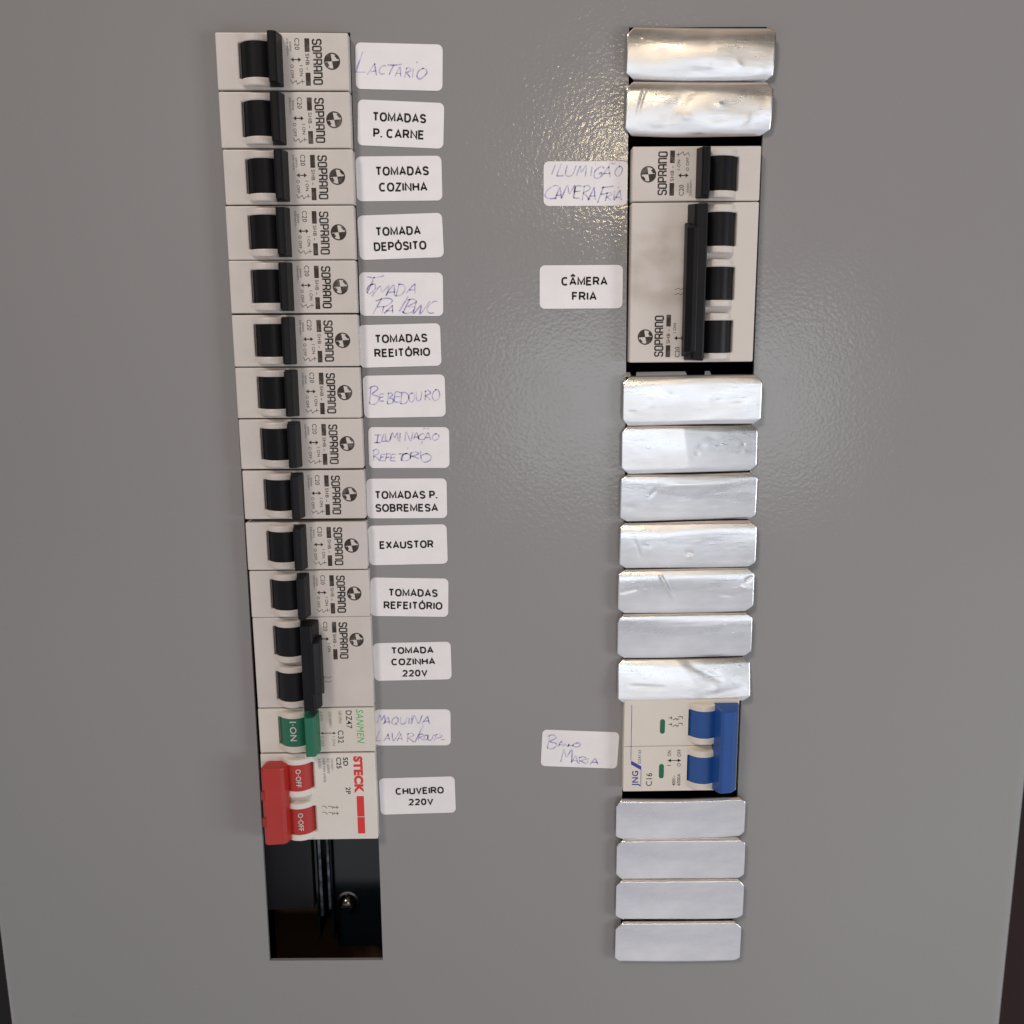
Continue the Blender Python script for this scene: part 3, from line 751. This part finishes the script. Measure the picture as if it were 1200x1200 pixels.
CV = [
 (157.7, -6.8, 48.5, 16.2, A_+'topmost in the right column with a bright flared right end', .8, .2, .22, 4.0, 0, dict(conv=1.0, top=2, creases=[(.05, .55, .6, .35, 2.2, .14), (.55, .2, .98, .35, 2.4, -.14)])),
 (157.6, -23.6, 48.4, 16.5, A_+'just above the upside-down single-pole breaker', .6, .25, .24, 5.0, 0, dict(conv=.9, top=2, creases=[(.13, .1, .08, .6, .5, .12), (.25, .7, .45, .15, 2.4, .18), (.45, .12, .95, .3, 2.2, -.15)])),
 (158.1, -119.3, 48.6, 17.0, A_+'directly under the three-pole breaker', -.4, 0, .14, 0, 0, dict(conv=.12, creases=[(.03, .72, .1, .72, .4, .12), (.62, .55, .9, .5, 2.4, .12)])),
 (157.9, -136.5, 48.6, 16.7, 'half bright aluminium cover strip, second under the three-pole breaker', -.5, 0, .06, -.5, 0, dict(conv=.05, top=2.2, kinks=[(.47, .085, .05)], creases=[(.53, .58, .57, .6, .4, .14), (.88, .4, .91, .42, .35, .1)])),
 (158.1, -153.9, 49.2, 17.0, 'dull pitted aluminium cover strip, third under the three-pole breaker', 0, 0, .10, 1.6, 0, dict(conv=.12, top=3.0, kinks=[(.22, .05, -.1)], creases=[(.3, .25, .9, .22, .8, -.1), (.2, .5, .26, .3, .5, .1)])),
 (158.1, -171.2, 49.2, 16.8, 'dented aluminium cover strip, fourth under the three-pole breaker', -.3, 0, .12, 0, 0, dict(conv=.2, top=5.0, creases=[(.47, .66, .54, .67, .5, .28), (.5, .75, .52, .78, .9, -.12), (.11, .35, .16, .8, .4, .08)])),
 (157.9, -188.3, 49.4, 16.7, 'scratched aluminium cover strip with a bright diagonal crease near its middle', -.4, 0, .12, .3, 0, dict(conv=.2, top=5.0, creases=[(.3, .1, .42, .72, .55, -.26), (.0, .52, .15, .42, .35, .25), (.9, .42, 1.0, .5, .5, -.22), (.93, .3, 1.0, .2, .6, .22), (.73, .58, .86, .62, .4, .1)])),
 (157.9, -205.3, 49.3, 16.7, 'smooth grey aluminium cover strip second above the blue-lever breaker', -.3, 0, .07, .6, 0, dict(conv=.12, top=3.4, creases=[(.3, .3, .8, .28, .6, -.06)])),
 (158.2, -222.4, 49.4, 16.7, 'shiny creased aluminium cover strip directly above the blue-lever breaker', 0, .0, .12, -8.0, 0, dict(conv=.1, top=3.0, kinks=[(.55, .05, .25)], creases=[(.08, .62, .38, .66, .5, .14), (.5, .1, .8, .55, 1.4, .14), (.55, .95, .98, .7, 1.6, .14)])),
 (158.4, -278.6, 49.4, 16.4, 'bowed aluminium cover strip directly under the blue-lever breaker', .2, .55, .05, 0, 0, dict(conv=.12, top=1.4, kinks=[(.5, .03, 0)])),
 (158.8, -295.4, 49.4, 16.8, 'flat matt aluminium cover strip second under the blue-lever breaker', .2, .2, .05, 0, 0, dict(conv=.1, top=1.4)),
 (158.9, -312.7, 49.6, 17.1, 'flat matt aluminium cover strip second from the bottom of the right column', .4, .1, .04, 0, 0, dict(conv=.1, top=1.4)),
 (158.7, -331.0, 49.2, 17.4, 'lowest aluminium cover strip at the bottom of the right column', .5, .1, .04, -.5, 0, dict(conv=.08, top=1.2))]
for i, (cx, cz, w, h, lab, lean, bow, dent, tx, rl, kw) in enumerate(CV):
    o = strip(cx, cz, w, h, 40+i, lab, lean, bow, dent, tx, rl, **kw)
    if i == 2:
        m = MB()
        for a, b in ((-19.5, -1.5), (-23.6, -21.0), (4.5, 7.0)):
            m.face([(a, 1.6, 8.3), (b, 1.6, 8.3), (b-.4, 3.0, 9.9), (a+.4, 3.0, 9.9)])
        q = m.build('folded_tab', M_alu, o)

# ---------------------------------------------------------------- stickers
def sticker(cx, cz, rot, w, h, label, lines=None, hand=None, seed=0):
    r = 1.75; m = MB(); P = []
    for qx, qz, a0 in ((1, 1, 0), (-1, 1, 90), (-1, -1, 180), (1, -1, 270)):
        for k in range(7):
            a = math.radians(a0+15*k); P.append((qx*(w/2-r)+r*math.cos(a), qz*(h/2-r)+r*math.sin(a)))
    F = [(x, -.16, z) for x, z in P]; B = [(x, 0, z) for x, z in P]
    m.face(F)
    for i in range(len(P)): j = (i+1) % len(P); m.face([F[i], F[j], B[j], B[i]])
    o = m.build('sticker', M_paper); o.location = Vector((cx, PY-.01, cz))*MM; o.rotation_euler = (0, -math.radians(rot), 0)
    tag(o, label, 'sticker', 'white rounded circuit stickers')
    p = Print(-.19)
    if lines:
        for txt, x, z, lw, lh in lines: grotesque(p, txt, x, z, lw, lh)
        p.build('lettering', M_ink, o)
    else:
        spec, rc, sc, sl = hand
        handwriting(p, spec, rc, sc, sl, seed); p.build('handwriting', M_pen, o)
    return o
WHT = 'white rounded sticker printed '
HND = 'white rounded sticker handwritten in blue pen '
T = 2.95
sticker(59.1, -9.65, -1.6, 28.5, 14.2, HND+'LACTARIO', hand=([('L', 40, 175, 215, 455), ('A', 195, 305, 360, 480), ('C', 325, 410, 360, 465), ('T', 405, 575, 350, 475), ('A', 535, 612, 392, 492), ('R', 655, 735, 385, 500), ('I', 745, 765, 395, 495), ('.', 795, 820, 310, 325), ('O', 805, 932, 385, 515)], (580, 375), 39, .3), seed=1)
sticker(59.1, -27.4, -2.6, 28.5, 14.3, WHT+'TOMADAS P. CARNE', [('TOMADAS', -.5, 2.0, 17.8, T), ('P. CARNE', -.6, -3.1, 17.0, T)])
sticker(58.0, -44.6, .2, 28.7, 14.3, WHT+'TOMADAS COZINHA', [('TOMADAS', 1.1, 2.4, 17.9, T), ('COZINHA', 1.3, -2.7, 16.3, T)])
sticker(58.0, -63.3, 1.5, 28.6, 14.5, WHT+'TOMADA DEPÓSITO', [('TOMADA', -.8, 1.8, 15.4, T), ('DEPÓSITO', -.4, -3.1, 17.9, T)])
sticker(57.6, -82.4, -.6, 28.6, 14.5, HND+'TOMADA PIA and a second word', hand=([('T', 120, 335, 140, 350), ('O', 160, 272, 235, 355), ('M', 270, 440, 262, 385), ('A', 420, 535, 258, 382), ('D', 540, 655, 232, 388), ('A', 685, 805, 245, 348), ('P', 250, 460, 405, 605), ('I', 345, 385, 510, 600), ('A', 395, 515, 512, 602), ('/', 590, 675, 390, 570), ('B', 640, 800, 425, 600), ('W', 760, 940, 450, 605), ('C', 930, 1045, 445, 600)], (603, 362), 37.5, .4), seed=2)
sticker(56.6, -99.7, 1.0, 28.3, 14.5, WHT+'TOMADAS REEITÓRIO', [('TOMADAS', .5, 2.4, 18.2, T), ('REEITÓRIO', .7, -2.4, 19.4, T)])
sticker(57.6, -117.2, .5, 28.6, 14.7, HND+'BEBEDOURO', hand=([('B', 135, 275, 235, 468), ('E', 265, 335, 335, 432), ('B', 365, 450, 325, 467), ('E', 455, 552, 315, 450), ('D', 535, 650, 318, 468), ('O', 645, 722, 332, 448), ('U', 738, 812, 318, 432), ('R', 850, 930, 305, 425), ('O', 945, 1047, 288, 432)], (590, 372), 36.7, .1), seed=3)
sticker(58.7, -135.3, -.5, 28.5, 14.5, HND+'ILUMINAÇÃO REFEITÓRIO', hand=([('J', 145, 240, 208, 312), ('L', 245, 305, 195, 292), ('U', 290, 362, 192, 292), ('M', 360, 455, 188, 282), ('I', 465, 490, 182, 298), ('N', 545, 640, 178, 285), ('A', 650, 722, 188, 268), ('C', 712, 792, 195, 272), (',', 738, 765, 285, 325), ('A', 790, 872, 192, 272), ('~', 772, 852, 122, 140), ('O', 888, 975, 195, 278), ('R', 128, 212, 402, 545), ('E', 220, 285, 458, 542), ('F', 288, 350, 450, 545), ('E', 350, 432, 462, 545), ('T', 450, 565, 448, 545), ('O', 490, 602, 448, 548), ('I', 568, 585, 372, 395), ('R', 600, 722, 432, 522), ('I', 728, 745, 415, 520), ('O', 738, 872, 448, 558)], (590, 374), 36, .1), seed=4)
sticker(57.4, -153.55, -.3, 28.6, 14.4, WHT+'TOMADAS P. SOBREMESA', [('TOMADAS P.', -.25, 1.3, 22.4, T), ('SOBREMESA', -.1, -3.4, 22.5, T)])
sticker(57.3, -170.55, .6, 28.3, 14.6, WHT+'EXAUSTOR', [('EXAUSTOR', -.5, .1, 19.5, T)])
sticker(57.3, -190.2, -1.5, 28.3, 14.5, WHT+'TOMADAS REFEITÓRIO', [('TOMADAS', 1.3, 1.7, 18.0, T), ('REFEITÓRIO', 1.3, -3.1, 21.5, T)])
sticker(57.7, -214.8, .5, 28.6, 14.6, WHT+'TOMADA COZINHA 220V', [('TOMADA', .1, 4.3, 15.7, 2.7), ('COZINHA', .3, -.1, 16.3, 2.7), ('220V', .75, -4.6, 9.4, 2.7)])
sticker(57.0, -240.9, -.6, 28.5, 14.4, HND+'MAQUINA LAVAR', hand=([('M', 135, 237, 172, 282), ('A', 222, 302, 205, 292), ('Q', 318, 402, 190, 297), ('U', 428, 512, 195, 292), ('I', 530, 550, 205, 285), ('I', 545, 600, 160, 285), ('N', 590, 695, 178, 285), ('A', 718, 808, 198, 285), ('L', 115, 185, 385, 520), ('A', 220, 292, 438, 522), ('V', 300, 405, 405, 525), ('A', 388, 452, 438, 522), ('R', 508, 602, 418, 545), ('/', 620, 715, 300, 550), ('R', 655, 725, 430, 515), ('O', 728, 778, 440, 515), ('U', 775, 850, 438, 515), ('P', 855, 960, 430, 530), ('.', 955, 1000, 495, 520)], (585, 340), 34.4, .2), seed=5)
sticker(58.1, -268.6, 1.0, 28.7, 14.9, WHT+'CHUVEIRO 220V', [('CHUVEIRO', .9, 2.0, 18.4, 2.9), ('220V', 1.2, -2.6, 9.5, 2.8)])
sticker(120.6, -46.6, -.2, 28.2, 14.3, HND+'with two lines, beside the upside-down single-pole breaker', hand=([('I', 160, 260, 165, 278), ('L', 260, 345, 150, 298), ('U', 365, 482, 172, 302), ('M', 515, 632, 178, 302), ('I', 675, 712, 190, 302), ('.', 738, 752, 145, 158), ('G', 728, 852, 188, 332), ('A', 840, 952, 198, 312), ('~', 925, 995, 138, 160), ('O', 995, 1092, 182, 305), ('C', 105, 272, 412, 578), ('A', 238, 322, 450, 582), ('M', 340, 492, 422, 572), ('E', 468, 585, 418, 572), ('R', 580, 682, 418, 592), ('A', 668, 762, 458, 592), ('F', 798, 952, 428, 620), ('R', 880, 962, 500, 602), ('I', 980, 1000, 480, 590), ('.', 1035, 1052, 432, 448), ('A', 1000, 1092, 488, 602)], (622, 393), 38, .25), seed=6)
sticker(119.35, -80.4, -.1, 28.5, 14.5, WHT+'CÂMERA FRIA', [('CÂMERA', 1.1, 1.9, 15.9, T), ('FRIA', 1.1, -3.1, 8.6, T)])
sticker(119.9, -250.5, -3.0, 29.0, 14.7, HND+'BANHO MARIA', hand=([('B', 160, 295, 148, 348), ('A', 305, 385, 245, 312), ('N', 388, 445, 272, 308), ('H', 440, 500, 275, 308), ('O', 500, 602, 252, 312), ('M', 355, 505, 345, 522), ('A', 498, 582, 448, 532), ('R', 585, 695, 450, 548), ('I', 700, 722, 460, 530), ('A', 748, 855, 468, 545)], (595, 340), 34.7, .05), seed=7)
